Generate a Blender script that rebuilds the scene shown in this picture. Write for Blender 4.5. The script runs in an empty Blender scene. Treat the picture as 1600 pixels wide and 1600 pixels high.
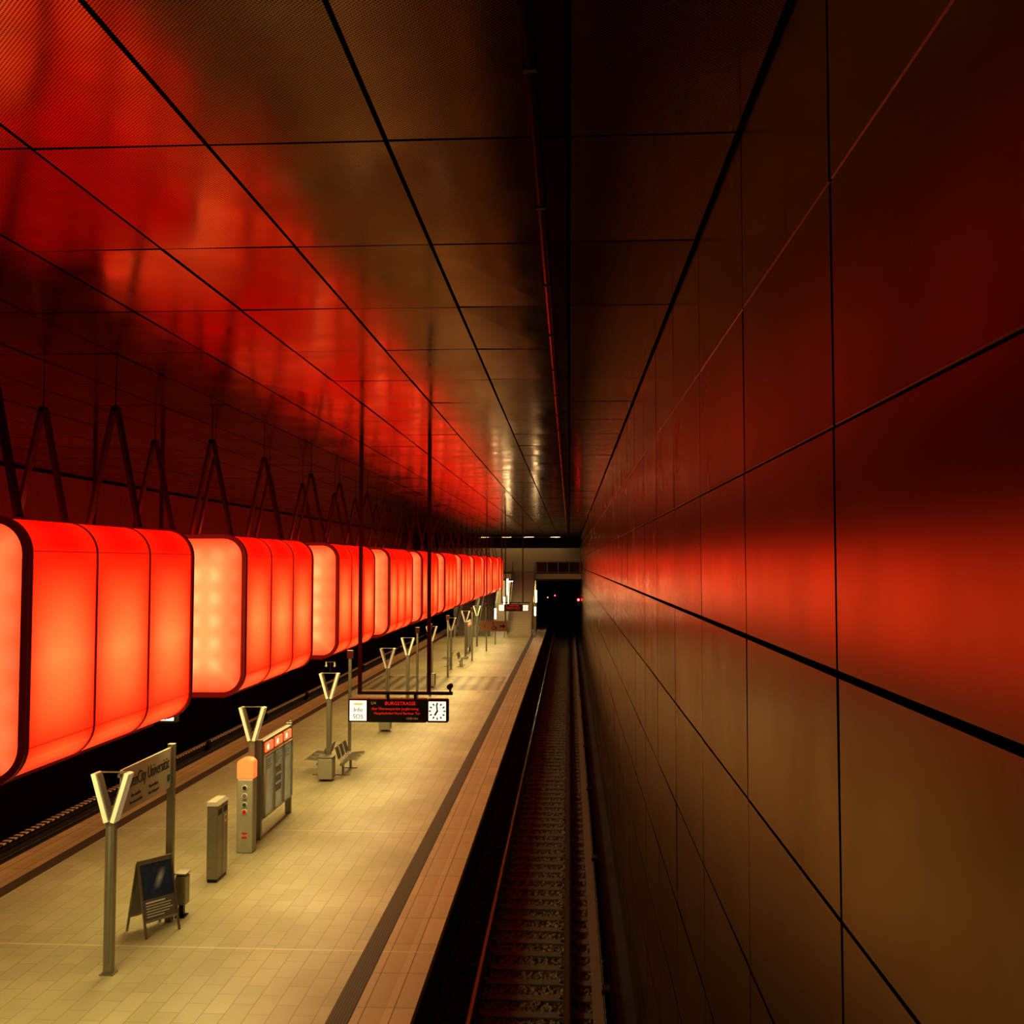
import bpy, math, random
from mathutils import Matrix, Vector
random.seed(4)
sc = bpy.context.scene
COL = sc.collection
sc.view_settings.view_transform = 'Standard'
sc.view_settings.look = 'None'
sc.view_settings.gamma = .87
sc.view_settings.exposure = .05
EYE = 5.9
CEIL = 8.4
FAR = 112.0

# ---------------------------------------------------------------- materials
def nt(name):
    m = bpy.data.materials.new(name); m.use_nodes = True
    t = m.node_tree
    b = t.nodes['Principled BSDF']
    return m, t, b
def N(t, typ, **kw):
    n = t.nodes.new(typ)
    for k, v in kw.items():
        setattr(n, k, v)
    return n
def L(t, a, b): t.links.new(a, b)
def math_(t, op, a, b=None, c=None):
    n = N(t, 'ShaderNodeMath', operation=op)
    for i, v in enumerate((a, b, c)):
        if v is None: continue
        if isinstance(v, (int, float)): n.inputs[i].default_value = v
        else: L(t, v, n.inputs[i])
    return n.outputs[0]
def mixc(t, f, a, b):
    n = N(t, 'ShaderNodeMix', data_type='RGBA')
    if isinstance(f, (int, float)): n.inputs[0].default_value = f
    else: L(t, f, n.inputs[0])
    for i, v in ((6, a), (7, b)):
        if isinstance(v, tuple): n.inputs[i].default_value = (*v, 1)
        else: L(t, v, n.inputs[i])
    return n.outputs[2]
def objco(t):
    tc = N(t, 'ShaderNodeTexCoord')
    s = N(t, 'ShaderNodeSeparateXYZ'); L(t, tc.outputs['Object'], s.inputs[0])
    return tc.outputs['Object'], s.outputs[0], s.outputs[1], s.outputs[2]
def pm(name, c1, c2=None, scale=6, rough=.5, metal=0, bump=0, emis=None, es=1, spec=.5):
    m, t, b = nt(name)
    if c2 is None: c2 = tuple(x*.75 for x in c1)
    co, x, y, z = objco(t)
    no = N(t, 'ShaderNodeTexNoise'); no.inputs['Scale'].default_value = scale; no.inputs['Detail'].default_value = 4
    L(t, co, no.inputs['Vector'])
    L(t, mixc(t, no.outputs['Fac'], c1, c2), b.inputs['Base Color'])
    b.inputs['Roughness'].default_value = rough
    b.inputs['Metallic'].default_value = metal
    b.inputs['Specular IOR Level'].default_value = spec
    if bump:
        bp = N(t, 'ShaderNodeBump'); bp.inputs['Strength'].default_value = 1; bp.inputs['Distance'].default_value = bump
        L(t, no.outputs['Fac'], bp.inputs['Height']); L(t, bp.outputs[0], b.inputs['Normal'])
    if emis:
        b.inputs['Emission Color'].default_value = (*emis, 1); b.inputs['Emission Strength'].default_value = es
    return m

M = {}
M['black'] = pm('black_gap', (.003, .002, .002), rough=.9, spec=0)
M['darkmetal'] = pm('dark_steel', (.03, .022, .02), rough=.35, metal=.6)
M['hanger'] = pm('painted_hanger_steel', (.075, .009, .007), rough=.32, metal=.3)
M['pipe'] = pm('red_brown_pipe', (.38, .07, .045), rough=.3, metal=.8)  # red light falling on the pipe is put into its base colour
M['edge'] = pm('panel_edge_metal', (.50, .12, .06), rough=.45, metal=1)  # reddish tint imitates the red highlight along the upper seam lips
M['stem'] = pm('matt_black_rod', (.012, .006, .005), rough=.8, spec=.2)
M['frame'] = pm('container_frame_steel', (.30, .016, .010), rough=.4, metal=0, emis=(1, .02, .01), es=.035)  # red base and faint emission imitate spill from the glowing sheets
M['steel'] = pm('brushed_steel', (.36, .34, .27), (.27, .25, .2), 14, .38, .8)
M['steel_pale'] = pm('pale_steel', (.45, .43, .34), (.37, .35, .28), 10, .45, .3)
M['white'] = pm('white_paint', (.78, .75, .62), (.7, .67, .55), 8, .4, 0, emis=(1, .85, .5), es=.12)  # weak emission stands in for light falling on the reflector plates
M['rubber'] = pm('black_rubber', (.015, .014, .013), rough=.55)
M['rail'] = pm('rail_steel', (.12, .09, .06), (.07, .05, .04), 8, .4, .8)
M['railtop'] = pm('polished_rail_head', (.7, .6, .45), rough=.25, metal=1)
M['sleeper'] = pm('concrete_sleeper', (.15, .13, .09), (.06, .05, .035), 9, .9, 0, .006)
M['concrete'] = pm('dark_concrete', (.035, .03, .024), (.02, .016, .012), 3, .85, 0, .004)
M['cover'] = pm('grey_rail_cover', (.20, .18, .13), (.14, .12, .09), 4, .6)
M['plat_side'] = pm('platform_edge_concrete', (.012, .010, .008), rough=.9)
M['grey_plastic'] = pm('grey_plastic', (.2, .18, .14), rough=.5)
M['led_black'] = pm('display_black', (.006, .005, .005), rough=.3)
M['led_red'] = pm('led_red', (.3, 0, 0), emis=(1, .02, .012), es=.9)
M['led_line'] = pm('led_line_red', (.3, 0, 0), emis=(1, .03, .015), es=.8)
M['led_dim'] = pm('led_dim_amber', (.2, .1, 0), emis=(.6, .35, .03), es=.55)
M['lit_white'] = pm('lit_white_panel', (.8, .8, .7), emis=(1, .95, .76), es=1.1)
M['lit_yellow'] = pm('lit_yellow_panel', (.8, .6, .2), emis=(1, .62, .15), es=.8)
M['lit_orange'] = pm('lit_orange_header', (.8, .2, .05), emis=(1, .11, .03), es=2.0)
M['ink'] = pm('black_ink', (.01, .01, .01), rough=.6)
M['ink_red'] = pm('red_ink', (.6, .02, .01), rough=.5)
M['ink_green'] = pm('green_pictogram', (.02, .11, .045), rough=.5)
M['ink_white'] = pm('white_ink', (.8, .8, .75), rough=.5)
M['sign'] = pm('sign_enamel', (.44, .38, .28), (.40, .34, .24), 3, .35)
M['sign_tan'] = pm('tan_sign_face', (.36, .24, .15), (.32, .21, .13), 3, .4)
M['poster_paper'] = pm('poster_paper', (.50, .48, .28), (.12, .15, .08), 3.0, .25, emis=(.9, .8, .4), es=.12)
M['glass_dark'] = pm('smoked_glass', (.03, .03, .028), rough=.08)
M['down'] = pm('warm_downlight_diffuser', (.8, .8, .8), emis=(1, .81, .32), es=10.0)
M['tube'] = pm('fluorescent_tube', (.8, .8, .8), emis=(1, .78, .42), es=110)
M['tube_soft'] = pm('soft_tube_diffuser', (.8, .8, .8), emis=(1, .62, .28), es=60)  # for the added hidden lamps over the mezzanine
M['column'] = pm('light_column_diffuser', (.8, .8, .8), emis=(1, .76, .38), es=24)
M['sig_red'] = pm('signal_red_lens', (.5, 0, 0), emis=(1, .02, .02), es=40)
M['amber'] = pm('amber_lens', (.5, .2, 0), emis=(1, .4, .08), es=5)
M['cream'] = pm('cream_wall_cladding', (.50, .44, .28), (.40, .35, .21), 1.5, .5)
M['stone'] = pm('stair_stone', (.50, .46, .32), (.40, .37, .25), 5, .6)

def metal_panel(name, c1, c2, rough, perf, wave=(2.2, .7, 2.2), wd=.004, streak=None, rv=.05, cell=None, graze=(.4, .3, .25), metal=1.0, vary=.44):
    m, t, b = nt(name)
    co, x, y, z = objco(t)
    mp = N(t, 'ShaderNodeMapping'); mp.inputs['Scale'].default_value = wave
    L(t, co, mp.inputs[0])
    no = N(t, 'ShaderNodeTexNoise'); no.inputs['Scale'].default_value = 1; no.inputs['Detail'].default_value = .5
    L(t, mp.outputs[0], no.inputs['Vector'])
    no2 = N(t, 'ShaderNodeTexNoise'); no2.inputs['Scale'].default_value = 1.0; no2.inputs['Detail'].default_value = 4
    mp2 = N(t, 'ShaderNodeMapping'); mp2.inputs['Scale'].default_value = streak or (1.5, 1.5, 1.5)
    L(t, co, mp2.inputs[0]); L(t, mp2.outputs[0], no2.inputs['Vector'])
    mr = N(t, 'ShaderNodeMapRange'); mr.inputs['From Min'].default_value = .3; mr.inputs['From Max'].default_value = .7
    L(t, no2.outputs['Fac'], mr.inputs[0])
    col = mixc(t, mr.outputs[0], c1, c2)
    if cell:
        # every panel comes from a slightly different batch
        a = (x if cell == 'xy' else z)
        k1 = math_(t, 'FLOOR', math_(t, 'DIVIDE', math_(t, 'SUBTRACT', y, 3.92), 1.98))
        k2 = math_(t, 'FLOOR', math_(t, 'DIVIDE', a, 1.08)) if cell == 'xy' else math_(t, 'FLOOR', math_(t, 'DIVIDE', math_(t, 'SUBTRACT', a, 5.485), .935))
        cb = N(t, 'ShaderNodeCombineXYZ'); L(t, k1, cb.inputs[0]); L(t, k2, cb.inputs[1])
        wn = N(t, 'ShaderNodeTexWhiteNoise', noise_dimensions='2D'); L(t, cb.outputs[0], wn.inputs['Vector'])
        hs = N(t, 'ShaderNodeHueSaturation'); L(t, col, hs.inputs['Color'])
        L(t, math_(t, 'MULTIPLY_ADD', wn.outputs['Value'], vary, 1-vary/2), hs.inputs['Value'])
        col = hs.outputs[0]
    if perf:
        k = math.pi/perf
        sx = math_(t, 'SINE', math_(t, 'MULTIPLY', x, k)); sy = math_(t, 'SINE', math_(t, 'MULTIPLY', y, k))
        hole = math_(t, 'GREATER_THAN', math_(t, 'MULTIPLY', sx, sy), .25)
        col = mixc(t, hole, col, (.004, .0025, .0015))
    L(t, math_(t, 'MULTIPLY_ADD', mr.outputs[0], rv*2, rough-rv), b.inputs['Roughness'])
    L(t, col, b.inputs['Base Color'])
    b.inputs['Metallic'].default_value = metal
    b.inputs['Specular Tint'].default_value = (*graze, 1)
    b.inputs['Specular IOR Level'].default_value = .2
    bp = N(t, 'ShaderNodeBump'); bp.inputs['Distance'].default_value = wd
    bp.inputs['Strength'].default_value = 1
    L(t, no.outputs['Fac'], bp.inputs['Height']); L(t, bp.outputs[0], b.inputs['Normal'])
    return m
M['ceil'] = metal_panel('perforated_bronze_ceiling', (.31, .185, .115), (.24, .142, .088), .16, .0120, wave=(2.6, .7, 2.2), wd=.0018, cell='xy', graze=(.65, .48, .38), metal=.90, vary=.5)
M['ceil_dark'] = metal_panel('dark_service_strip', (.12, .08, .05), (.09, .06, .035), .3, .011)
M['wall'] = metal_panel('satin_bronze_wall_panel', (.235, .165, .10), (.175, .122, .072), .25, 0, wave=(.6, .5, .4), wd=.006, streak=(1, 1.4, .9), rv=.03, cell='yz', graze=(.88, .70, .54), vary=.4)
M['wall_l'] = metal_panel('dark_left_wall_panel', (.04, .018, .014), (.03, .015, .01), .4, 0)  # lower rows, painted darker where less lantern light falls
M['wall_lr'] = metal_panel('upper_left_wall_panel', (.26, .045, .03), (.2, .032, .022), .4, 0, metal=.5)  # red lantern light painted into the colour of the upper rows

# floor
def floor_mat():
    m, t, b = nt('platform_tiles')
    co, x, y, z = objco(t)
    cb = N(t, 'ShaderNodeCombineXYZ'); L(t, y, cb.inputs[0]); L(t, x, cb.inputs[1])
    br = N(t, 'ShaderNodeTexBrick'); L(t, cb.outputs[0], br.inputs['Vector'])
    br.offset = .5; br.inputs['Scale'].default_value = 1
    br.inputs['Brick Width'].default_value = .6; br.inputs['Row Height'].default_value = .302
    br.inputs['Mortar Size'].default_value = .005; br.inputs['Mortar Smooth'].default_value = .3
    br.inputs['Color1'].default_value = (.46, .42, .265, 1); br.inputs['Color2'].default_value = (.39, .355, .22, 1)
    br.inputs['Mortar'].default_value = (.17, .145, .075, 1)
    no = N(t, 'ShaderNodeTexNoise'); no.inputs['Scale'].default_value = .4; no.inputs['Detail'].default_value = 7; no.inputs['Roughness'].default_value = .58
    L(t, co, no.inputs['Vector'])
    dirt = math_(t, 'MULTIPLY', math_(t, 'SUBTRACT', no.outputs['Fac'], .4), 2.2)
    dn = N(t, 'ShaderNodeClamp'); L(t, dirt, dn.inputs[0])
    col = mixc(t, dn.outputs[0], br.outputs['Color'], (.30, .265, .155))
    ax = math_(t, 'ABSOLUTE', math_(t, 'ADD', x, 6.6))
    # border slabs, warm red light put into their colour
    bb = N(t, 'ShaderNodeTexBrick'); L(t, cb.outputs[0], bb.inputs['Vector'])
    bb.offset = 0; bb.inputs['Scale'].default_value = 1
    bb.inputs['Brick Width'].default_value = 1.15; bb.inputs['Row Height'].default_value = .39
    bb.inputs['Mortar Size'].default_value = .008
    bb.inputs['Color1'].default_value = (.60, .44, .24, 1); bb.inputs['Color2'].default_value = (.50, .36, .19, 1)
    bb.inputs['Mortar'].default_value = (.12, .08, .035, 1)
    inner = mixc(t, .35, bb.outputs['Color'], (.26, .17, .08))
    bcol = mixc(t, math_(t, 'GREATER_THAN', ax, 4.15), inner, bb.outputs['Color'])
    border = math_(t, 'GREATER_THAN', ax, 3.76)
    col = mixc(t, border, col, bcol)
    # dark diamond tactile field
    iny = math_(t, 'MULTIPLY', math_(t, 'GREATER_THAN', y, 47.8), math_(t, 'LESS_THAN', y, 53.6))
    inx = math_(t, 'LESS_THAN', ax, 3.3)
    r = math.pi/.6
    p = math_(t, 'SINE', math_(t, 'MULTIPLY', math_(t, 'ADD', x, y), r)); q = math_(t, 'SINE', math_(t, 'MULTIPLY', math_(t, 'SUBTRACT', x, y), r))
    ck = math_(t, 'GREATER_THAN', math_(t, 'MULTIPLY', p, q), -.1)
    patch = math_(t, 'MULTIPLY', math_(t, 'MULTIPLY', iny, inx), ck)
    col = mixc(t, math_(t, 'MULTIPLY', patch, .8), col, (.07, .05, .03))
    # pale expansion joints
    fy = math_(t, 'FRACT', math_(t, 'DIVIDE', math_(t, 'SUBTRACT', y, 15.75), 6.9))
    ej = math_(t, 'LESS_THAN', fy, .004)
    col = mixc(t, ej, col, (.64, .58, .40))
    L(t, col, b.inputs['Base Color'])
    L(t, math_(t, 'MULTIPLY_ADD', no.outputs['Fac'], .25, .30), b.inputs['Roughness'])
    bp = N(t, 'ShaderNodeBump'); bp.inputs['Distance'].default_value = .003; bp.inputs['Strength'].default_value = .5
    inv = math_(t, 'SUBTRACT', 1.0, br.outputs['Fac'])
    L(t, inv, bp.inputs['Height']); L(t, bp.outputs[0], b.inputs['Normal'])
    return m
M['floor'] = floor_mat()
def stripe_mat(name, axis, period, duty, c1, c2, rough=.6):
    m, t, b = nt(name)
    co, x, y, z = objco(t)
    f = math_(t, 'FRACT', math_(t, 'DIVIDE', (x, y, z)[axis], period))
    L(t, mixc(t, math_(t, 'GREATER_THAN', f, duty), c1, c2), b.inputs['Base Color'])
    b.inputs['Roughness'].default_value = rough
    return m
M['tactile'] = stripe_mat('ribbed_tactile_paving', 0, .04, .5, (.045, .026, .012), (.09, .058, .028))
M['railcover'] = stripe_mat('pale_banded_rail_cover', 1, .26, .5, (1.0, .8, .55), (.03, .02, .012))  # pale bands paint light glinting on the ribs and clips of the cover
M['grating'] = stripe_mat('escalator_grating', 0, .05, .5, (.05, .05, .04), (.25, .23, .17))

def ballast_mat():
    m, t, b = nt('track_ballast')
    co, x, y, z = objco(t)
    v = N(t, 'ShaderNodeTexVoronoi'); v.inputs['Scale'].default_value = 16; L(t, co, v.inputs['Vector'])
    cr = N(t, 'ShaderNodeValToRGB'); L(t, v.outputs['Color'], cr.inputs[0])
    cr.color_ramp.elements[0].color = (.018, .014, .010, 1); cr.color_ramp.elements[1].color = (.27, .23, .15, 1)
    L(t, cr.outputs[0], b.inputs['Base Color']); b.inputs['Roughness'].default_value = .9
    bp = N(t, 'ShaderNodeBump'); bp.inputs['Distance'].default_value = .05; bp.inputs['Strength'].default_value = 1
    bp.invert = True
    L(t, v.outputs['Distance'], bp.inputs['Height']); L(t, bp.outputs[0], b.inputs['Normal'])
    return m
M['ballast'] = ballast_mat()

def shell_mat():
    m, t, b = nt('glowing_red_container_sheet')
    co, x, y, z = objco(t)
    cr = N(t, 'ShaderNodeValToRGB')
    zz = math_(t, 'DIVIDE', z, 2.6); L(t, zz, cr.inputs[0])
    e = cr.color_ramp.elements
    e[0].position = 0; e[0].color = (.08, .001, .0005, 1)
    e[1].position = 1; e[1].color = (.85, .0015, .0006, 1)
    for p, c in ((.03, (.45, .006, .001, 1)), (.08, (.9, .055, .009, 1)), (.13, (.9, .024, .004, 1)), (.24, (1, .068, .014, 1)), (.45, (1, .128, .032, 1)), (.66, (1, .062, .013, 1)), (.82, (.9, .012, .002, 1)), (.9, (.6, .0022, .0006, 1))):
        q = e.new(p); q.color = c
    no = N(t, 'ShaderNodeTexNoise'); no.inputs['Scale'].default_value = 1.6; L(t, co, no.inputs['Vector'])
    fr = math_(t, 'ABSOLUTE', math_(t, 'SUBTRACT', math_(t, 'FRACT', math_(t, 'DIVIDE', y, 4.34/3)), .5))
    edge = math_(t, 'POWER', math_(t, 'MULTIPLY', fr, 2), 2.0)
    fall = math_(t, 'SUBTRACT', 1.0, math_(t, 'MULTIPLY', edge, .28))
    col = mixc(t, math_(t, 'MULTIPLY', edge, .8), cr.outputs[0], (.85, .014, .002))
    s = math_(t, 'MULTIPLY', fall, math_(t, 'MULTIPLY_ADD', no.outputs['Fac'], .8, 2.1))
    for zc in (.33, 2.27):
        d = math_(t, 'LESS_THAN', math_(t, 'ABSOLUTE', math_(t, 'SUBTRACT', z, zc)), .006)
        s = math_(t, 'MULTIPLY', s, math_(t, 'MULTIPLY_ADD', d, -.7, 1.0))
    b.inputs['Base Color'].default_value = (.2, .004, .002, 1); b.inputs['Roughness'].default_value = .3
    L(t, col, b.inputs['Emission Color']); L(t, s, b.inputs['Emission Strength'])
    return m
M['shell'] = shell_mat()
def end_mat():
    m, t, b = nt('glowing_peach_end_sheet')
    co, x, y, z = objco(t)
    a = math_(t, 'SINE', math_(t, 'MULTIPLY', x, 2*math.pi/.36)); c = math_(t, 'SINE', math_(t, 'MULTIPLY', z, 2*math.pi/.37))
    dots = math_(t, 'MULTIPLY_ADD', math_(t, 'MULTIPLY', math_(t, 'ADD', a, 1), math_(t, 'ADD', c, 1)), .25, 0)
    rx = math_(t, 'ABSOLUTE', x); rz = math_(t, 'ABSOLUTE', math_(t, 'SUBTRACT', z, 1.3))
    ed = N(t, 'ShaderNodeMapRange'); ed.inputs['From Min'].default_value = 1.27; ed.inputs['From Max'].default_value = .75
    L(t, math_(t, 'MAXIMUM', rx, rz), ed.inputs[0])
    col = mixc(t, ed.outputs[0], (1, .035, .008), mixc(t, dots, (1, .18, .058), (1, .25, .095)))
    L(t, col, b.inputs['Emission Color']); b.inputs['Emission Strength'].default_value = 2.5
    b.inputs['Base Color'].default_value = (.3, .05, .03, 1); b.inputs['Roughness'].default_value = .25
    return m
M['end'] = end_mat()

def poster_mat():
    m, t, b = nt('event_poster_print')
    co, x, y, z = objco(t)
    # a small pale light shape in a deep blue picture above a grey text field
    h = math_(t, 'SUBTRACT', .98, z)
    off = math_(t, 'ABSOLUTE', math_(t, 'SUBTRACT', y, math_(t, 'MULTIPLY_ADD', h, -.5, .12)))
    cone = math_(t, 'SUBTRACT', .8, math_(t, 'DIVIDE', off, .10))
    fade = math_(t, 'SUBTRACT', 1.0, math_(t, 'MULTIPLY', math_(t, 'ABSOLUTE', math_(t, 'SUBTRACT', z, .84)), 6.0))
    cl = N(t, 'ShaderNodeClamp'); L(t, math_(t, 'MULTIPLY', math_(t, 'MAXIMUM', cone, 0.0), math_(t, 'MAXIMUM', fade, 0.0)), cl.inputs[0])
    no = N(t, 'ShaderNodeTexNoise'); no.inputs['Scale'].default_value = 9; L(t, co, no.inputs['Vector'])
    img = mixc(t, no.outputs['Fac'], (.004, .010, .03), (.02, .05, .14))
    img = mixc(t, cl.outputs[0], img, (.55, .62, .8))
    low = math_(t, 'LESS_THAN', z, .56)
    L(t, mixc(t, low, img, (.12, .11, .10)), b.inputs['Base Color']); b.inputs['Roughness'].default_value = .6
    return m
M['poster'] = poster_mat()

# ---------------------------------------------------------------- mesh builder
class MB:
    def __init__(s): s.v = []; s.f = []; s.m = []; s.mats = []
    def mi(s, mat):
        if mat not in s.mats: s.mats.append(mat)
        return s.mats.index(mat)
    def add(s, vs, fs, mat, mtx=None):
        o = len(s.v); k = s.mi(mat)
        for p in vs:
            p = Vector(p)
            s.v.append(tuple(mtx @ p) if mtx else tuple(p))
        for f in fs: s.f.append([o+i for i in f]); s.m.append(k)
        return s
    def box(s, x0, x1, y0, y1, z0, z1, mat, mtx=None):
        vs = [(x0, y0, z0), (x1, y0, z0), (x1, y1, z0), (x0, y1, z0), (x0, y0, z1), (x1, y0, z1), (x1, y1, z1), (x0, y1, z1)]
        fs = [(0, 3, 2, 1), (4, 5, 6, 7), (0, 1, 5, 4), (1, 2, 6, 5), (2, 3, 7, 6), (3, 0, 4, 7)]
        return s.add(vs, fs, mat, mtx)
    def cyl(s, p0, p1, r, mat, n=14, r1=None):
        p0 = Vector(p0); p1 = Vector(p1); d = p1-p0
        q = d.to_track_quat('Z', 'Y').to_matrix()
        r1 = r if r1 is None else r1
        vs = []
        for p, rr in ((p0, r), (p1, r1)):
            for i in range(n):
                a = 2*math.pi*i/n
                vs.append(p + q @ Vector((math.cos(a)*rr, math.sin(a)*rr, 0)))
        fs = [(i, (i+1) % n, n+(i+1) % n, n+i) for i in range(n)]
        fs += [tuple(reversed(range(n))), tuple(range(n, 2*n))]
        return s.add(vs, fs, mat)
    def beam(s, p0, p1, w, d, mat, side=(0, 1, 0)):
        p0 = Vector(p0); p1 = Vector(p1); z = (p1-p0).normalized(); y = Vector(side)
        x = y.cross(z).normalized(); y = z.cross(x)
        vs = []
        for p in (p0, p1):
            for a, b in ((-1, -1), (1, -1), (1, 1), (-1, 1)): vs.append(p + x*a*w/2 + y*b*d/2)
        fs = [(3, 2, 1, 0), (4, 5, 6, 7), (0, 1, 5, 4), (1, 2, 6, 5), (2, 3, 7, 6), (3, 0, 4, 7)]
        return s.add(vs, fs, mat)
    def build(s, name, parent=None, bevel=0, smooth=False, label=None, loc=None):
        me = bpy.data.meshes.new(name); me.from_pydata(s.v, [], s.f)
        for k in s.mats: me.materials.append(M[k])
        me.polygons.foreach_set('material_index', s.m)
        if smooth: me.polygons.foreach_set('use_smooth', [True]*len(s.f))
        me.update()
        o = bpy.data.objects.new(name, me); COL.objects.link(o)
        if parent: o.parent = parent
        if loc: o.location = loc
        if bevel:
            b = o.modifiers.new('bevel', 'BEVEL'); b.width = bevel; b.segments = 2; b.limit_method = 'ANGLE'
        if label: o['label'] = label
        return o
def thing(name, label, cat, loc=(0, 0, 0), rz=0, group=None):
    o = bpy.data.objects.new(name, None); COL.objects.link(o); o.location = loc; o.rotation_euler = (0, 0, rz)
    o.empty_display_size = .1
    o['label'] = label; o['category'] = cat
    if group: o['group'] = group
    return o
def top(o, label, cat, group=None):
    o['label'] = label; o['category'] = cat
    if group: o['group'] = group
    return o
def struct(o): o['kind'] = 'structure'; return o
def dup(root, loc, rz=None, par=None, label=None):
    c = root.copy(); COL.objects.link(c)
    if par is not None: c.parent = par
    else:
        c.location = loc
        if rz is not None: c.rotation_euler = (0, 0, rz)
        if label: c['label'] = label
    for ch in list(root.children): dup(ch, None, par=c)
    return c
def text(body, size, loc, rot, mat, parent, name='lettering', align='CENTER', sx=1):
    cu = bpy.data.curves.new(name, 'FONT'); cu.body = body; cu.size = size; cu.extrude = .0015
    cu.align_x = align; cu.align_y = 'CENTER'; cu.resolution_u = 3
    tmp = bpy.data.objects.new('tmp', cu); COL.objects.link(tmp)
    dg = bpy.context.evaluated_depsgraph_get()
    me = bpy.data.meshes.new_from_object(tmp.evaluated_get(dg)); me.name = name
    bpy.data.objects.remove(tmp); bpy.data.curves.remove(cu)
    me.materials.clear(); me.materials.append(M[mat])
    o = bpy.data.objects.new(name, me); COL.objects.link(o); o.location = loc; o.rotation_euler = rot; o.scale = (sx, 1, 1)
    o.parent = parent
    return o
FRONT = (math.pi/2, 0, 0)
SIDE = (math.pi/2, 0, math.pi/2)

# ---------------------------------------------------------------- room shell
YJ = [3.92+1.98*k for k in range(-4, 56)]
YJ = [y for y in YJ if y < FAR]
colx = [(0.0, .985), (-.175, -.005), (-1.08, -.19)] + [(-1.08-1.08*(k+1), -1.08-1.08*k) for k in range(0, 11)] + [(-14.15, -12.96)]
mb = MB()
for ci, (x0, x1) in enumerate(colx):
    for a, b in zip(YJ[:-1], YJ[1:]):
        g = .014; gy = .011
        xa, xb, ya, yb = x0+g, x1-g, a+gy, b-gy
        dz = [random.uniform(-.005, .005) for _ in range(4)]
        z = CEIL
        vs = [(xa, ya, z+dz[0]), (xb, ya, z+dz[1]), (xb, yb, z+dz[2]), (xa, yb, z+dz[3])]
        vs += [(p[0], p[1], z+.05) for p in vs]
        mb.add(vs[:4], [(0, 3, 2, 1)], 'ceil_dark' if ci == 1 else 'ceil')
        mb.add(vs, [(0, 1, 5, 4), (1, 2, 6, 5), (2, 3, 7, 6), (3, 0, 4, 7)], 'black')
mb.box(-14.3, 1.2, YJ[0], FAR, CEIL+.06, CEIL+.2, 'black')
struct(mb.build('ceiling'))

rows = [2.48, 1.461, .515, -.415, -1.326, -2.265, -3.2, -4.14, -5.08, -6.02, -7.05]
gaps = [.01, .007, .009, .015, .010, .010, .010, .010, .010, .010, .01]
mb = MB()
for i in range(len(rows)-1):
    for a, b in zip(YJ[:-1], YJ[1:]):
        z1 = EYE+rows[i]-gaps[i]; z0 = EYE+rows[i+1]+gaps[i+1]
        ya, yb = a+.015, b-.015
        d = [random.uniform(-.0025, .0025) for _ in range(4)]
        vs = [(1+d[0], ya, z0), (1+d[1], yb, z0), (1+d[2], yb, z1), (1+d[3], ya, z1)]
        c = .004
        lo = [(1.006, ya, z0-c), (1.006, yb, z0-c)]; hi = [(1.006, yb, z1+c), (1.006, ya, z1+c)]
        mb.add(vs, [(3, 2, 1, 0)], 'wall')
        mb.add([vs[0], vs[1], lo[1], lo[0]], [(0, 1, 2, 3)], 'edge' if i < 2 else 'black')  # red highlight painted only on the upper lips
        mb.add([vs[3], vs[2], hi[0], hi[1]], [(3, 2, 1, 0)], 'edge' if 0 < i < 3 else 'black')
        vb = [lo[0], lo[1], hi[0], hi[1]]+[(1.045, ya, z0-c), (1.045, yb, z0-c), (1.045, yb, z1+c), (1.045, ya, z1+c)]
        mb.add(vb, [(0, 1, 5, 4), (1, 2, 6, 5), (2, 3, 7, 6), (3, 0, 4, 7)], 'black')
mb.box(1.05, 1.2, YJ[0], FAR, -1.2, CEIL+.06, 'black')
struct(mb.build('wall_right'))
mb = MB()
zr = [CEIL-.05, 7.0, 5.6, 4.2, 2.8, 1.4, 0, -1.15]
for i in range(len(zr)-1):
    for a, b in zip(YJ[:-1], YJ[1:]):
        mb.box(-14.24, -14.2, a+.006, b-.006, zr[i+1]+.01, zr[i]-.01, 'wall_lr' if i < 4 else 'wall_l')  # upper rows carry painted red light, lower rows painted shade
mb.box(-14.4, -14.245, YJ[0], FAR, -1.2, CEIL+.06, 'black')
struct(mb.build('wall_left'))

# platform floor
PE0, PE1, PY0, PY1 = -11.14, -2.06, 4.0, 97.0
mb = MB(); mb.box(PE0, PE1, PY0, PY1, -.12, 0, 'floor')
mb.box(PE0+.12, PE1-.12, PY0, PY1, -1.15, -.12, 'plat_side')
struct(mb.build('floor'))
for i, (a, b) in enumerate(((-3.15, -2.86), (-10.34, -10.05))):
    mb = MB(); mb.box(a, b, PY0, PY1, 0, .006, 'tactile')
    struct(mb.build('trim_%d' % (i+1)))
# track beds
mb = MB(); mb.box(-2.2, 1.05, YJ[0], FAR, -1.35, -1.22, 'concrete')
mb.box(.62, 1.0, YJ[0], FAR, -1.22, -1.02, 'concrete')
struct(mb.build('floor_track_bed'))
mb = MB(); mb.box(-14.25, -11.0, YJ[0], FAR, -1.35, -1.1, 'concrete')
struct(mb.build('floor_far_track_bed'))
# ballast surface
mb = MB(); nx, y0, y1, st = 46, 13.0, 62.0, .06
ny = int((y1-y0)/st); vs = []; fs = []
for j in range(ny+1):
    for i in range(nx+1):
        vs.append((-2.15+2.75*i/nx, y0+j*st, -1.14+random.uniform(-.035, .045)))
for j in range(ny):
    for i in range(nx):
        k = j*(nx+1)+i; fs.append((k, k+1, k+nx+2, k+nx+1))
mb.add(vs, fs, 'ballast'); mb.box(-2.15, .6, 62, 110, -1.22, -1.13, 'ballast')
o = top(mb.build('ballast'), 'loose brown stone ballast filling the sunken track bed', 'gravel'); o['kind'] = 'stuff'

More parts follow.
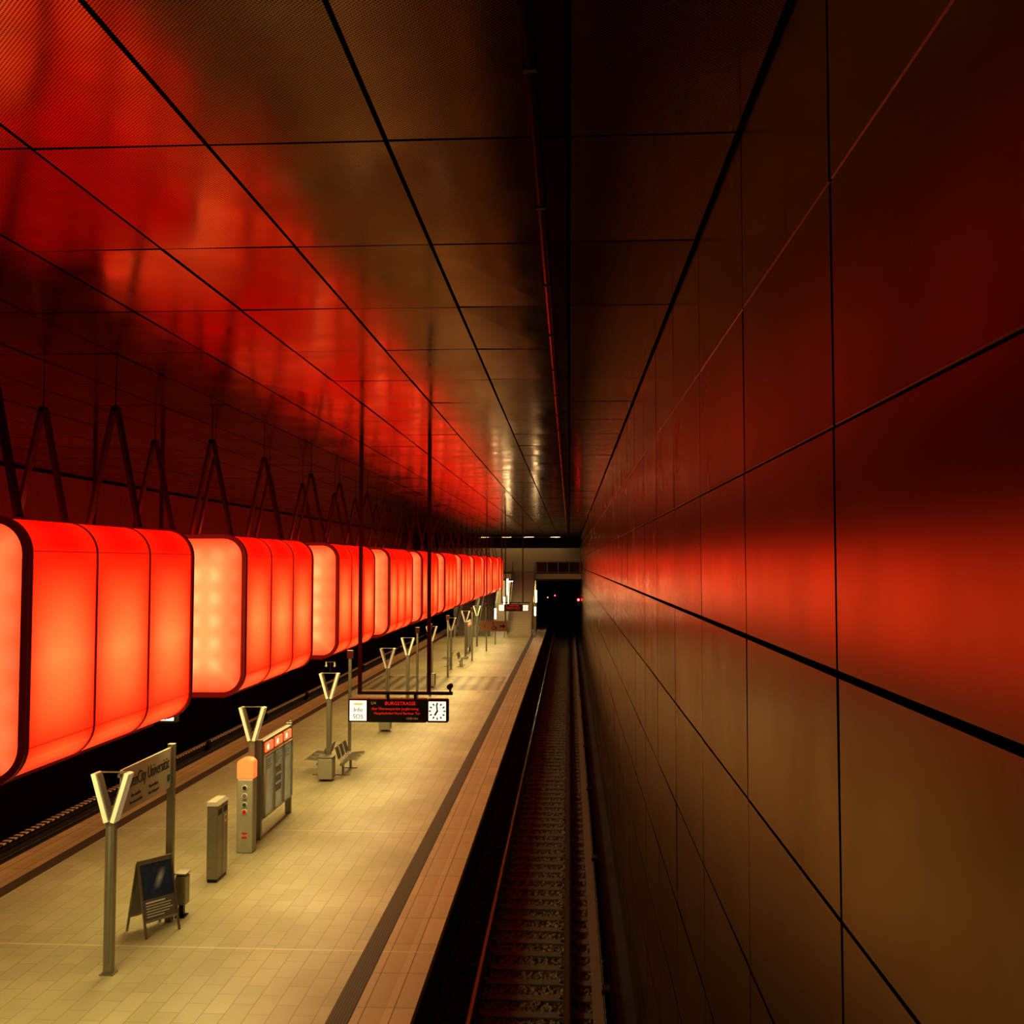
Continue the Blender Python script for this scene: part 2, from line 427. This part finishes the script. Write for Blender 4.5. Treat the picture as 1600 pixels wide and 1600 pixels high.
# sleepers
def sleeper_mesh():
    mb = MB(); mb.box(-1.15, 1.15, -.11, .11, -.09, .09, 'sleeper')
    for x in (-.74, .74):
        for s in (-.11, .11): mb.box(x+s-.03, x+s+.03, -.05, .05, .09, .12, 'rail')
    return mb
s0 = top(sleeper_mesh().build('railway_sleeper', bevel=.012, loc=(-.79, 14.4, -1.185)), 'weathered concrete railway sleeper lying in brown ballast', 'sleeper', 'sleepers under the track')
y = 14.4+.62
while y < 98:
    c = s0.copy(); COL.objects.link(c); c.location = (-.79, y, -1.185); y += .62
# rails
def rail(x, lab):
    mb = MB(); y0, y1 = YJ[0], FAR-2
    mb.box(x-.075, x+.075, y0, y1, -1.09, -1.07, 'rail')
    mb.box(x-.012, x+.012, y0, y1, -1.07, -.97, 'rail')
    mb.box(x-.036, x+.036, y0, y1, -.97, -.935, 'rail')
    mb.box(x-.026, x+.026, y0, y1, -.935, -.931, 'railtop')
    return top(mb.build('running_rail'), lab, 'rail', 'running rails')
for x in (-1.53, -.05): rail(x, 'polished steel running rail on concrete sleepers beside the panelled wall')
for x in (-11.67, -13.15): rail(x, 'dim steel running rail on the track beyond the platform')
# third rails
def third(x, sgn, cover, lab):
    r = thing('conductor_rail', lab, 'rail', (x, 0, -1.0), group='conductor rails')
    MB().box(-.05, .05, 8, 98, -.02, .08, 'rail').build('power_rail', r)
    mb = MB(); mb.box(-.09, .09, 8, 98, .14, .17, cover); mb.box(sgn*.09-.012, sgn*.09+.012, 8, 98, .02, .17, cover)
    mb.build('rail_cover', r)
    y = 9.3; first = None
    while y < 96:
        if first is None:
            b = MB(); b.box(-.05, .14*1, -.05, .05, -.1, -.02, 'darkmetal'); b.box(.06, .19, -.11, .11, -.05, .24, 'darkmetal')
            first = b.build('support_bracket', r, bevel=.01); first.location = (0, y, 0)
        else:
            c = first.copy(); COL.objects.link(c); c.parent = r; c.location = (0, y, 0)
        y += 7.2
third(.42, 1, 'cover', 'shrouded conductor rail with black brackets along the panelled wall')
third(-13.66, -1, 'railcover', 'conductor rail with pale banded cover beyond the platform')

# ceiling conduit
r = thing('ceiling_pipe', 'thin dark red conduit pipe clamped along the ceiling slot', 'pipe', (-.19, 0, CEIL-.03))
MB().cyl((0, 0, 0), (0, 105, 0), .026, 'pipe', 12).build('pipe', r, smooth=True)
f = MB().box(-.035, .035, -.02, .02, -.035, .08, 'darkmetal').build('pipe_clamp', r); f.location = (0, 1.0, 0)
for k in range(1, 50):
    c = f.copy(); COL.objects.link(c); c.parent = r; c.location = (0, 1+k*.99*2, 0)

# ---------------------------------------------------------------- glowing containers
def rr(half, rad, n=8):
    pts = []
    for cx, cz, a0 in ((half-rad, half-rad, 0), (-(half-rad), half-rad, 90), (-(half-rad), -(half-rad), 180), (half-rad, -(half-rad), 270)):
        for i in range(n+1):
            a = math.radians(a0+90*i/n); pts.append((cx+rad*math.cos(a), 1.3+cz+rad*math.sin(a)))
    return pts
HC, RAD, LEN = 1.3, .36, 4.34
def ring(mb, oo, oi, y0, y1, mat):
    O = rr(HC+oo, RAD+oo); I = rr(HC+oi, RAD+oi); n = len(O)
    vs = [(p[0], y0, p[1]) for p in O]+[(p[0], y1, p[1]) for p in O]+[(p[0], y0, p[1]) for p in I]+[(p[0], y1, p[1]) for p in I]
    fs = []
    for i in range(n):
        j = (i+1) % n
        fs += [(i, j, n+j, n+i), (2*n+j, 2*n+i, 3*n+i, 3*n+j), (j, i, 2*n+i, 2*n+j), (n+i, n+j, 3*n+j, 3*n+i)]
    mb.add(vs, fs, mat)
CX, CZ, CY0, PITCH = -6.6, 3.75, 9.79, 6.74
root = thing('light_container', 'glowing red shipping-container lantern with dark ribs hung above the platform', 'hanging lamp', (CX, CY0, CZ), group='glowing containers over the platform')
P = rr(HC, RAD); n = len(P); mb = MB()
vs = [(p[0], 0, p[1]) for p in P]+[(p[0], LEN, p[1]) for p in P]
mb.add(vs, [(i, (i+1) % n, n+(i+1) % n, n+i) for i in range(n)], 'shell')
mb.build('glowing_shell', root, smooth=False)
for yy, nm in ((-.005, 0), (LEN+.005, 1)):
    mb = MB(); Q = rr(HC-.03, RAD-.03)
    mb.add([(p[0], yy, p[1]) for p in Q], [tuple(range(len(Q))) if nm else tuple(reversed(range(len(Q))))], 'end')
    mb.build('end_panel', root, label='brighter peach glowing end panel')
for ya, yb in ((-.045, .04), (LEN-.04, LEN+.045)):
    mb = MB(); ring(mb, .022, -.05, ya, ya+.03, 'frame'); ring(mb, .006, -.03, ya+.03, yb-.025, 'darkmetal'); ring(mb, .022, -.03, yb-.025, yb, 'frame')
    mb.build('end_frame', root)
for yc in (LEN/3, 2*LEN/3):
    mb = MB(); ring(mb, .012, -.02, yc-.016, yc+.016, 'frame'); mb.build('rib', root)
mb = MB()
mb.add([(-.86, .29, -.035), (.86, .29, -.035), (.86, LEN-.29, -.035), (-.86, LEN-.29, -.035)], [(0, 3, 2, 1)], 'down')
mb.box(-.90, .90, .25, LEN-.25, -.029, .02, 'frame')
mb.box(-.90, -.865, .25, LEN-.25, -.075, -.029, 'frame').box(.865, .90, .25, LEN-.25, -.075, -.029, 'frame')
mb.box(-.865, .865, .25, .285, -.075, -.029, 'frame').box(-.865, .865, LEN-.285, LEN-.25, -.075, -.029, 'frame')
mb.build('downlight', root, label='warm white downlight under the container')
def hanger(x, y):
    mb = MB(); base = 2.6; apex = 4.24
    for s in (-1, 1):
        mb.beam((x+s*.36, y, base-.02), (x+s*.02, y, apex), .045, .12, 'hanger')
        mb.box(x+s*.36-.06, x+s*.36+.06, y-.08, y+.08, base-.01, base+.03, 'hanger')
    mb.box(x-.035, x+.035, y-.06, y+.06, apex-.05, apex+.02, 'stem')
    mb.box(x-.006, x+.006, y-.006, y+.006, apex, CEIL-CZ, 'stem')
    return mb.build('suspension_strut', root)
for hx in (.5, -.5):
    for hy in (.6, 3.6): hanger(hx, hy)
for k in range(1, 11): dup(root, (CX, CY0+PITCH*k, CZ))

# ---------------------------------------------------------------- V lamp posts
vp = thing('lamp_post', 'grey steel platform post topped by pale V-shaped reflector plates', 'lamp post', (-6.64, 14.7, 0), group='V-topped platform posts')
MB().box(-.065, .065, -.05, .05, 0, 2.2, 'steel').box(-.02, .02, -.055, -.049, .15, 2.1, 'grey_plastic').build('post', vp, bevel=.008)
MB().box(-.1, .1, -.09, .09, 0, .02, 'steel').build('base_plate', vp)
for s in (-1, 1):
    mb = MB(); mb.beam((s*.045, 0, 2.16), (s*.25, 0, 2.86), .065, .2, 'white'); mb.beam((s*.005, 0, 2.2), (s*.20, 0, 2.86), .02, .17, 'steel'); mb.build('reflector_arm', vp, bevel=.006)
MB().beam((-.27, .09, 2.85), (.27, .09, 2.85), .02, .02, 'steel').build('tie_rod', vp)
for (x, y) in ((-6.7, 21.5), (-6.64, 28.2), (-6.5, 36.5), (-6.6, 41.7), (-6.64, 49.2), (-6.6, 57), (-6.6, 65), (-6.6, 73)):
    dup(vp, (x, y, 0))

# station name sign
s = thing('station_name_sign', 'long pale station name board carried on slim steel posts', 'sign', (-6.62, 14.95, 0))
MB().box(-.02, .02, 0, 1.86, 2.2, 2.85, 'sign').build('board', s, bevel=.004)
MB().box(-.055, .055, 1.87, 1.98, 0, 2.9, 'steel').build('post', s, bevel=.006)
MB().box(-.02, .02, -.08, 0, 2.75, 2.8, 'steel').box(-.02, .02, -.08, 0, 2.25, 2.3, 'steel').build('bracket', s)
text('HafenCity Universität', .275, (.024, .92, 2.62), SIDE, 'ink', s, sx=.70)
text('Überseeallee', .07, (.024, .48, 2.40), SIDE, 'ink', s)
text('Versmannstraße', .07, (.024, .48, 2.30), SIDE, 'ink', s)
text('Busanschluss', .07, (.024, 1.15, 2.40), SIDE, 'ink', s)
text('Am Lohsepark', .07, (.024, 1.15, 2.30), SIDE, 'ink', s)
MB().box(.021, .026, 1.71, 1.8, 2.32, 2.43, 'ink_green').build('exit_pictogram', s)

# litter bin on sign post
b = thing('litter_bin', 'small grey metal litter bin fixed beside the sign post', 'bin', (-6.52, 17.12, 0))
MB().box(-.07, .11, -.10, .12, .2, .68, 'steel').build('body', b, bevel=.02)
MB().box(-.08, .12, -.11, .13, .70, .73, 'steel_pale').box(-.05, .09, -.07, .09, .675, .71, 'rubber').build('lid', b, bevel=.01)
MB().box(-.02, .06, -.04, .04, 0, .22, 'darkmetal').box(-.07, .1, -.1, .1, 0, .02, 'darkmetal').build('stand', b)

# A-frame
ang = math.atan2(-.60, .80)
a = thing('a_frame_sign', 'folding pavement sign with dark blue poster in silver frame', 'sandwich board', (-6.71, 16.45, 0), rz=ang)
def panel_local(sgn):
    mb = MB(); foot = .28; H = 1.12
    def p(y, z): return (sgn*(foot*(1-z/H)+.012), y, z)
    for yy in (-.29, .29):
        mb.beam(p(yy, 0), p(yy, H), .03, .032, 'steel', side=(0, 1, 0))
    for zz in (.24, H-.02):
        q = p(0, zz); mb.beam((q[0], -.29, zz), (q[0], .29, zz), .035, .03, 'steel', side=(1, 0, 0))
    mb.build('frame', a)
    m2 = MB(); o = sgn*.006
    m2.add([(p(-.27, .25)[0]+o, -.27, .25), (p(.27, .25)[0]+o, .27, .25), (p(.27, H-.03)[0]+o, .27, H-.03), (p(-.27, H-.03)[0]+o, -.27, H-.03)], [(0, 1, 2, 3)], 'poster')
    m2.add([(p(-.27, .25)[0]-sgn*.01, -.27, .25), (p(.27, .25)[0]-sgn*.01, .27, .25), (p(.27, H-.03)[0]-sgn*.01, .27, H-.03), (p(-.27, H-.03)[0]-sgn*.01, -.27, H-.03)], [(3, 2, 1, 0)], 'grey_plastic')
    if sgn > 0:
        for k, w in enumerate((.34, .44, .42, .46, .4, .3)):
            z = .50-k*.04; x = p(0, z)[0]+.010; hh = .022 if k == 0 else .012
            m2.add([(x, -.24, z), (x, -.24+w, z), (x-.25*hh, -.24+w, z+hh), (x-.25*hh, -.24, z+hh)], [(0, 1, 2, 3)], 'ink_white')
    m2.build('poster', a)
panel_local(1); panel_local(-1)
MB().box(-.02, .02, -.30, .30, 1.11, 1.15, 'steel').build('hinge', a)
MB().beam((-.19, 0, .3), (.19, 0, .3), .01, .02, 'steel').build('stay', a)

# tall steel recycling bin
b = thing('waste_cabinet', 'tall narrow brushed-steel waste cabinet standing on the tiles', 'bin', (-6.62, 19.17, 0))
MB().box(-.1, .1, -.29, -.01, .06, 1.4, 'steel').build('front_body', b, bevel=.012)
MB().box(-.1, .1, .01, .29, .06, 1.4, 'steel').build('rear_body', b, bevel=.012)
MB().box(-.09, .09, -.27, .27, 0, .06, 'darkmetal').build('plinth', b)
MB().add([(-.11, -.3, 1.4), (.11, -.3, 1.4), (.11, .3, 1.4), (-.11, .3, 1.4), (-.11, -.28, 1.47), (.06, -.28, 1.47), (.06, .28, 1.47), (-.11, .28, 1.47)], [(0, 3, 2, 1), (4, 5, 6, 7), (0, 1, 5, 4), (1, 2, 6, 5), (2, 3, 7, 6), (3, 0, 4, 7)], 'steel_pale').build('lid', b)
MB().box(.1, .104, -.24, -.06, 1.22, 1.32, 'rubber').box(.1, .104, .06, .24, 1.22, 1.32, 'rubber').build('slot', b)
MB().box(.1, .105, .1, .2, 1.02, 1.16, 'ink_white').box(.105, .107, .12, .18, 1.06, 1.13, 'ink_red').build('pictogram', b)

# emergency pillar
e = thing('emergency_call_pillar', 'grey help-point pillar with glowing orange-red rounded top', 'help point', (-6.63, 20.95, 0))
MB().box(-.17, .17, -.14, .14, 0, 1.5, 'steel_pale').build('body', e, bevel=.03)
mb = MB(); pts = [(-.17, 1.5), (.17, 1.5), (.17, 1.8)]+[(.17*math.cos(math.radians(t)), 1.8+.11*math.sin(math.radians(t))) for t in range(10, 180, 15)]+[(-.17, 1.8)]
nn = len(pts)
mb.add([(p[0], -.14, p[1]) for p in pts]+[(p[0], .14, p[1]) for p in pts], [tuple(range(nn)), tuple(reversed(range(nn, 2*nn)))]+[((i+1) % nn, i, nn+i, nn+(i+1) % nn) for i in range(nn)], 'lit_orange')
mb.build('glowing_top', e, bevel=.012)
for z, m_ in ((1.32, 'rubber'), (1.16, 'grey_plastic'), (.98, 'ink_green'), (.84, 'ink_red')):
    MB().cyl((0, -.139, z), (0, -.16, z), .055, 'ink_white', 18).cyl((0, -.158, z), (0, -.168, z), .042, m_, 18).build('button', e)
MB().box(-.05, .05, -.145, -.14, .3, .42, 'ink_red').build('pictogram', e)
text('SOS', .06, (0, -.147, .36), FRONT, 'ink_white', e)
text('Info', .06, (0, -.143, 1.07), FRONT, 'ink', e)

# notice case
c = thing('notice_case', 'steel display case with timetable posters and glowing orange header', 'notice board', (-6.66, 21.85, 0), group='notice cases')
for y in (0, 2.35): MB().box(-.07, .07, y-.05, y+.05, 0, 2.12, 'steel').build('post', c, bevel=.01)
MB().box(-.06, .08, .05, 2.3, .40, 2.08, 'steel').build('case_body', c, bevel=.012)
for k in range(3):
    y0 = .12+k*.73
    mb = MB()
    for (ya, yb, za, zb) in ((y0-.03, y0, .44, 1.76), (y0+.64, y0+.67, .44, 1.76), (y0-.03, y0+.67, .44, .475), (y0-.03, y0+.67, 1.725, 1.76)): mb.box(.08, .125, ya, yb, za, zb, 'steel_pale')
    mb.build('door_frame', c)
    MB().box(.08, .105, y0+.05, y0+.59, 1.82, 2.01, 'lit_orange').box(.105, .107, y0+.12, y0+.26, 1.86, 1.97, 'lit_white').build('header_light', c)
    MB().box(.08, .090, y0, y0+.64, .475, 1.725, 'poster_paper').build('poster', c)
    mb = MB()
    for j in range(5): mb.box(.091, .093, y0+.08, y0+.5-((j*7+k) % 3)*.09, 1.62-j*.045, 1.63-j*.045, 'ink')
    if k == 1:
        for j in range(12): mb.box(.091, .093, y0+.08+(j % 4)*.12, y0+.17+(j % 4)*.12, 1.2-(j//4)*.2, 1.35-(j//4)*.2, 'grey_plastic')
    mb.build('printed_lines', c)
MB().box(-.02, .02, 2.4, 2.5, 0, 2.15, 'steel').build('side_post', c)
dup(c, (-6.7, 66.5, 0))

# benches
def bench():
    r = thing('bench', 'bench of slatted wire seats on a steel beam', 'bench', (0, 0, 0), group='platform benches')
    MB().box(-.04, .04, -.72, .72, .30, .36, 'steel').build('beam', r)
    for y in (-.5, .5): MB().box(-.03, .03, y-.03, y+.03, 0, .3, 'steel').box(-.2, .2, y-.03, y+.03, 0, .025, 'steel').build('leg', r)
    prof = [(.40, .43), (.34, .46), (.0, .42), (-.1, .46), (-.18, .74), (-.21, .77)]
    for k in range(3):
        yc = -.48+k*.48; mb = MB()
        for j in range(8):
            yy = yc-.175+j*.05
            for p, q in zip(prof[:-1], prof[1:]): mb.beam((p[0], yy, p[1]), (q[0], yy, q[1]), .012, .013, 'steel')
        for p in (prof[0], prof[2], prof[5]): mb.beam((p[0], yc-.18, p[1]), (p[0], yc+.18, p[1]), .018, .018, 'steel_pale', side=(1, 0, 0))
        mb.build('seat', r)
    return r
bn = bench(); bn.location = (-6.32, 29.05, 0)
dup(bn, (-6.98, 29.05, 0), rz=math.pi)
for y in (38.6, 59): dup(bn, (-6.25, y, 0)); dup(bn, (-6.95, y, 0), rz=math.pi)
b = thing('litter_bin', 'squat square steel litter bin at the foot of a post', 'bin', (-6.62, 27.85, 0), group='square bins')
MB().box(-.2, .2, -.2, .2, .06, .62, 'steel_pale').build('body', b, bevel=.02)
MB().box(-.21, .21, -.21, .21, .63, .67, 'steel').box(-.17, .17, -.17, .17, .61, .64, 'rubber').build('lid', b, bevel=.01)
MB().box(-.1, .1, -.1, .1, 0, .07, 'darkmetal').build('foot', b)
dup(b, (-6.5, 36.1, 0)); dup(b, (-6.6, 48.8, 0))

# slim posts
p = thing('service_post', 'slim tall steel post with a small control box on top', 'post', (-6.8, 31.6, 0), group='service posts')
MB().box(-.045, .045, -.045, .045, 0, 3.0, 'steel').build('pole', p, bevel=.008)
MB().box(-.09, .09, -.07, .07, 2.95, 3.2, 'hanger').build('control_box', p, bevel=.01)
dup(p, (-6.2, 45.5, 0)); dup(p, (-6.3, 53, 0)); dup(p, (-5.9, 62, 0)); dup(p, (-6.4, 43.0, 0)); dup(p, (-5.6, 69, 0))
l = thing('loudspeaker_pole', 'small twin-headed loudspeaker on a slim rod above a lamp post', 'loudspeaker', (-6.64, 28.29, 2.86))
MB().cyl((0, 0, 0), (0, 0, .3), .018, 'darkmetal').beam((-.12, 0, .29), (.12, 0, .29), .025, .025, 'darkmetal', side=(0, 1, 0)).build('rod', l)
for s_ in (-1, 1): MB().cyl((s_*.12, 0, .3), (s_*.12, 0, .17), .025, 'steel', 12, .05).build('horn', l)

# ---------------------------------------------------------------- hanging displays
def display():
    r = thing('platform_display', 'ceiling-hung departure display with red text, lit info box and round clock', 'display', (-3.43, 20.6, 2.72), group='hanging departure displays')
    H = .46
    for x in (-.80, .60): MB().box(x-.035, x+.035, -.035, .035, .56, CEIL-2.72, 'hanger').build('hanging_pole', r)
    MB().box(-.84, 1.08, -.04, .04, .54, .6, 'darkmetal').box(-.25, -.2, -.03, .03, H, .55, 'darkmetal').box(.3, .35, -.03, .03, H, .55, 'darkmetal').build('crossbar', r, bevel=.005)
    MB().box(-.6, .56, -.11, .11, 0, H, 'darkmetal').box(-.57, .53, -.114, -.108, .03, H-.03, 'led_black').build('led_housing', r, bevel=.012)
    text('U4', .085, (-.55, -.118, .38), FRONT, 'led_dim', r, align='LEFT')
    text('BURGSTRASSE', .098, (.04, -.118, .375), FRONT, 'led_red', r, sx=1.0)
    text('über Überseequartier Jungfernstieg', .074, (-.54, -.118, .27), FRONT, 'led_line', r, align='LEFT', sx=.90)
    text('Hauptbahnhof Nord Berliner Tor', .074, (-.02, -.118, .18), FRONT, 'led_line', r, sx=.93)
    text('13:05 Uhr', .06, (.28, -.118, .08), FRONT, 'led_dim', r)
    MB().box(-1.01, -.61, -.11, .11, 0, H, 'darkmetal').build('info_box', r, bevel=.012)
    MB().box(-.98, -.64, -.116, -.108, .03, .43, 'lit_white').box(-.9, -.72, -.119, -.115, .34, .38, 'lit_yellow').build('info_screen', r)
    text('Info', .12, (-.81, -.12, .245), FRONT, 'ink', r)
    text('SOS', .12, (-.81, -.12, .11), FRONT, 'ink', r)
    MB().box(.57, 1.0, -.11, .11, 0, H, 'darkmetal').build('clock_case', r, bevel=.03)
    MB().box(.61, .96, -.116, -.108, .04, .42, 'lit_white').build('clock_face', r, bevel=0)
    mb = MB(); cx, cz = .785, .23
    for i in range(12):
        t = math.radians(30*i); d = Vector((math.sin(t), 0, math.cos(t)))
        c0 = Vector((cx, -.118, cz)); mb.beam(c0+d*.125, c0+d*.17, .026, .003, 'ink')
    mb.build('hour_marks', r)
    for ang_, ln, w in ((212, .10, .034), (355, .14, .026)):
        t = math.radians(ang_); d = Vector((math.sin(t), 0, math.cos(t))); c0 = Vector((cx, -.121, cz))
        MB().beam(c0-d*.02, c0+d*ln, w, .003, 'ink').build('clock_hand', r)
    return r
d0 = display()
dup(d0, (-8.85, 20.3, 2.72), label='ceiling-hung departure display beyond the glowing containers')
dup(d0, (-3.7, 68.0, 2.72), label='distant ceiling-hung departure display with red text')
cam_o = thing('surveillance_camera', 'small black security camera mounted on the display crossbar', 'camera', (-2.40, 20.6, 3.32))
MB().cyl((0, 0, 0), (0, 0, .06), .02, 'darkmetal').build('mount', cam_o)
MB().cyl((0, -.1, .11), (0, .1, .11), .05, 'rubber', 16).cyl((0, -.12, .11), (0, -.1, .11), .055, 'darkmetal', 16).build('camera_body', cam_o)

# hanging direction sign
g = thing('direction_sign', 'tan ceiling-hung sign with wheelchair pictogram and arrow', 'sign', (-3.85, 52.0, 2.45))
for x in (-.35, .6): MB().box(x-.025, x+.025, -.025, .025, .5, CEIL-2.45, 'hanger').build('hanging_pole', g)
MB().box(-.68, .68, -.05, .05, 0, .52, 'sign_tan').build('board', g, bevel=.01)
mb = MB(); cc = Vector((.0, -.053, .2))
for i in range(14):
    t0 = math.radians(-200+i*16.5); t1 = math.radians(-200+(i+1)*16.5)
    mb.beam(cc+Vector((math.cos(t0), 0, math.sin(t0)))*.11, cc+Vector((math.cos(t1), 0, math.sin(t1)))*.11, .03, .004, 'ink')
mb.beam((-.02, -.053, .38), (0, -.053, .2), .03, .004, 'ink'); mb.beam((0, -.053, .22), (.1, -.053, .22), .03, .004, 'ink', ); mb.beam((.1, -.053, .22), (.15, -.053, .1), .03, .004, 'ink')
mb.cyl((-.02, -.05, .43), (-.02, -.055, .43), .03, 'ink', 12)
mb.build('wheelchair_pictogram', g)
MB().add([(.3, -.053, .22), (.48, -.053, .22), (.48, -.053, .14), (.6, -.053, .26), (.48, -.053, .38), (.48, -.053, .3), (.3, -.053, .3)], [(0, 1, 5, 6), (2, 3, 4)], 'ink').build('arrow', g)
text('i', .3, (-.45, -.053, .26), FRONT, 'ink', g)

# ---------------------------------------------------------------- far end
mb = MB(); mb.box(-14.2, 1.0, 91.5, 99, 4.35, 5.05, 'darkmetal'); mb.box(-14.2, 1.0, 91.3, 91.5, 4.5, 4.95, 'cream')
struct(mb.build('floor_mezzanine'))
mb = MB(); mb.box(-11.0, -3.2, 97, 97.3, 0, 4.35, 'cream'); struct(mb.build('wall_back'))
mb = MB(); mb.box(-14.2, 1.0, 110.5, 110.8, -1.2, CEIL, 'concrete'); struct(mb.build('wall_end'))
mb = MB(); mb.box(-14.2, 1.0, 103, 103.3, 5.05, 8.3, 'cream'); mb.box(-14.2, 1.0, 99, 103, 4.6, 5.05, 'concrete'); struct(mb.build('wall_upper'))
mb = MB(); mb.box(-3.35, -3.0, 91.6, 97, -1.1, 4.35, 'cream'); struct(mb.build('wall_portal_pier'))
mb = MB(); mb.box(-14.2, 1.0, 98.6, 98.9, 7.35, 8.38, 'concrete'); struct(mb.build('trim_3'))  # added beam, screens the hidden lamps from view
r = thing('balustrade', 'glass balustrade with steel handrail along the mezzanine edge', 'railing', (0, 91.4, 5.05))
MB().box(-3.0, 1.0, -.03, .03, 1.0, 1.05, 'steel').build('handrail', r)
MB().box(-3.0, 1.0, -.01, .01, .05, .95, 'glass_dark').build('glass_panel', r)
for k in range(5): MB().box(-2.98+k*.97, -2.93+k*.97, -.03, .03, 0, 1.0, 'steel').build('baluster', r)
# staircase
r = thing('staircase', 'pale stone staircase rising from platform to mezzanine', 'stairs', (-4.05, 82.5, 0))
mb = MB(); ns = 28
for i in range(ns): mb.box(-.95, .95, i*.32, (i+1)*.32+.02, 0 if i < 3 else (i-3)*.18, (i+1)*.18-.0001, 'stone')
mb.build('steps', r)
for x in (-1.0, 1.0):
    MB().beam((x, 0, .95), (x, ns*.32, ns*.18+.95), .05, .05, 'steel', side=(1, 0, 0)).build('handrail', r)
    mb = MB(); mb.add([(x, 0, .0), (x, ns*.32, ns*.18), (x, ns*.32, ns*.18+.9), (x, 0, .9)], [(0, 1, 2, 3)], 'steel_pale'); mb.build('side_panel', r)
for xx in (-6.9, -8.6):
    r = thing('escalator', 'steel-sided escalator rising from platform to mezzanine', 'escalator', (xx, 83.0, 0), group='escalators')
    mb = MB()
    for i in range(25): mb.box(-.5, .5, i*.33, (i+1)*.33+.02, max(0, (i-3)*.18), (i+1)*.18, 'grating')
    mb.build('steps', r)
    for x in (-.62, .62):
        mb = MB(); mb.add([(x-.05, -1, 0), (x-.05, 8.2, 4.2), (x-.05, 8.2, 5.3), (x-.05, 0, .95), (x-.05, -1, .95), (x+.05, -1, 0), (x+.05, 8.2, 4.2), (x+.05, 8.2, 5.3), (x+.05, 0, .95), (x+.05, -1, .95)],
            [(0, 1, 2, 3, 4), (9, 8, 7, 6, 5), (0, 5, 6, 1), (1, 6, 7, 2), (2, 7, 8, 3), (3, 8, 9, 4), (4, 9, 5, 0)], 'steel_pale'); mb.build('balustrade', r)
        MB().beam((x, 0, .98), (x, 8.2, 5.33), .08, .05, 'rubber', side=(1, 0, 0)).build('handrail', r)
# lights at the far end
lamp_locs = [(x, y, 4.3) for y in (92.5, 95.0) for x in (-5.2, -3.9, -7.6)]+[(x, 100.6, CEIL-.06) for x in (-8.4, -6.2, -4.0, -1.4)]  # row under the ceiling added, hidden behind the beam to light the upper wall
for (x, y, z) in lamp_locs:
    f = thing('tube_lamp', 'bright warm-white tube lamp near the stairs', 'lamp', (x, y, z), group='far tube lamps')
    MB().box(-.5, .5, -.06, .06, .0, .05, 'steel').build('housing', f)
    MB().cyl((-.46, 0, -.03), (.46, 0, -.03), .04, 'tube' if y < 99 else 'tube_soft', 10).build('tube', f)
for (x, yy, h) in ((-5.2, 81.5, 3.2), (-4.75, 91.2, 4.2), (-3.5, 91.2, 4.2), (-5.4, 74.5, 2.6), (-5.3, 88, 3.4), (-2.75, 82.0, 2.4), (-5.15, 85.0, 4.6), (-2.85, 87.0, 3.6)):
    f = thing('light_column', 'slim glowing light column beside the far stairs', 'lamp', (x, yy, 0), group='light columns')
    MB().box(-.04, .04, -.04, .04, 0, h*.72, 'steel').build('post', f); MB().box(-.06, .06, -.06, .06, h*.72, h, 'column').build('light_tube', f)
# signal
f = thing('railway_signal', 'black railway signal with glowing red lamp on the wall', 'signal', (.76, 90, 2.2))
MB().box(-.14, .14, 0, .2, 0, .75, 'rubber').box(.1, .26, .05, .15, .2, .5, 'darkmetal').build('housing', f, bevel=.01)
MB().cyl((0, 0, .5), (0, -.03, .5), .1, 'sig_red', 16).build('red_lamp', f)
MB().cyl((0, 0, .22), (0, -.02, .22), .08, 'glass_dark', 16).build('unlit_lamp', f)
for (x, z, m_) in ((-2.3, 2.3, 'amber'), (-1.55, 2.5, 'sig_red')):
    f = thing('tunnel_lamp', 'small glowing lamp mounted inside the dark tunnel mouth', 'lamp', (x, 108, z), group='tunnel lamps')
    MB().box(-.12, .12, 0, 2.5, -.15, .15, 'darkmetal').build('housing', f)
    MB().cyl((0, 0, 0), (0, -.03, 0), .06, m_, 12).build('lens', f)

# ---------------------------------------------------------------- world, camera
w = bpy.data.worlds.new('world'); sc.world = w; w.use_nodes = True
bg = w.node_tree.nodes['Background']; bg.inputs[0].default_value = (.02, .006, .003, 1); bg.inputs[1].default_value = .1
cd = bpy.data.cameras.new('camera'); co = bpy.data.objects.new('camera', cd); COL.objects.link(co)
cd.sensor_width = 36; cd.lens = 36; cd.clip_end = 300; cd.clip_start = .05
co.location = (0, 0, EYE); co.rotation_euler = (math.radians(90+2.86), 0, math.radians(3.215))
sc.camera = co
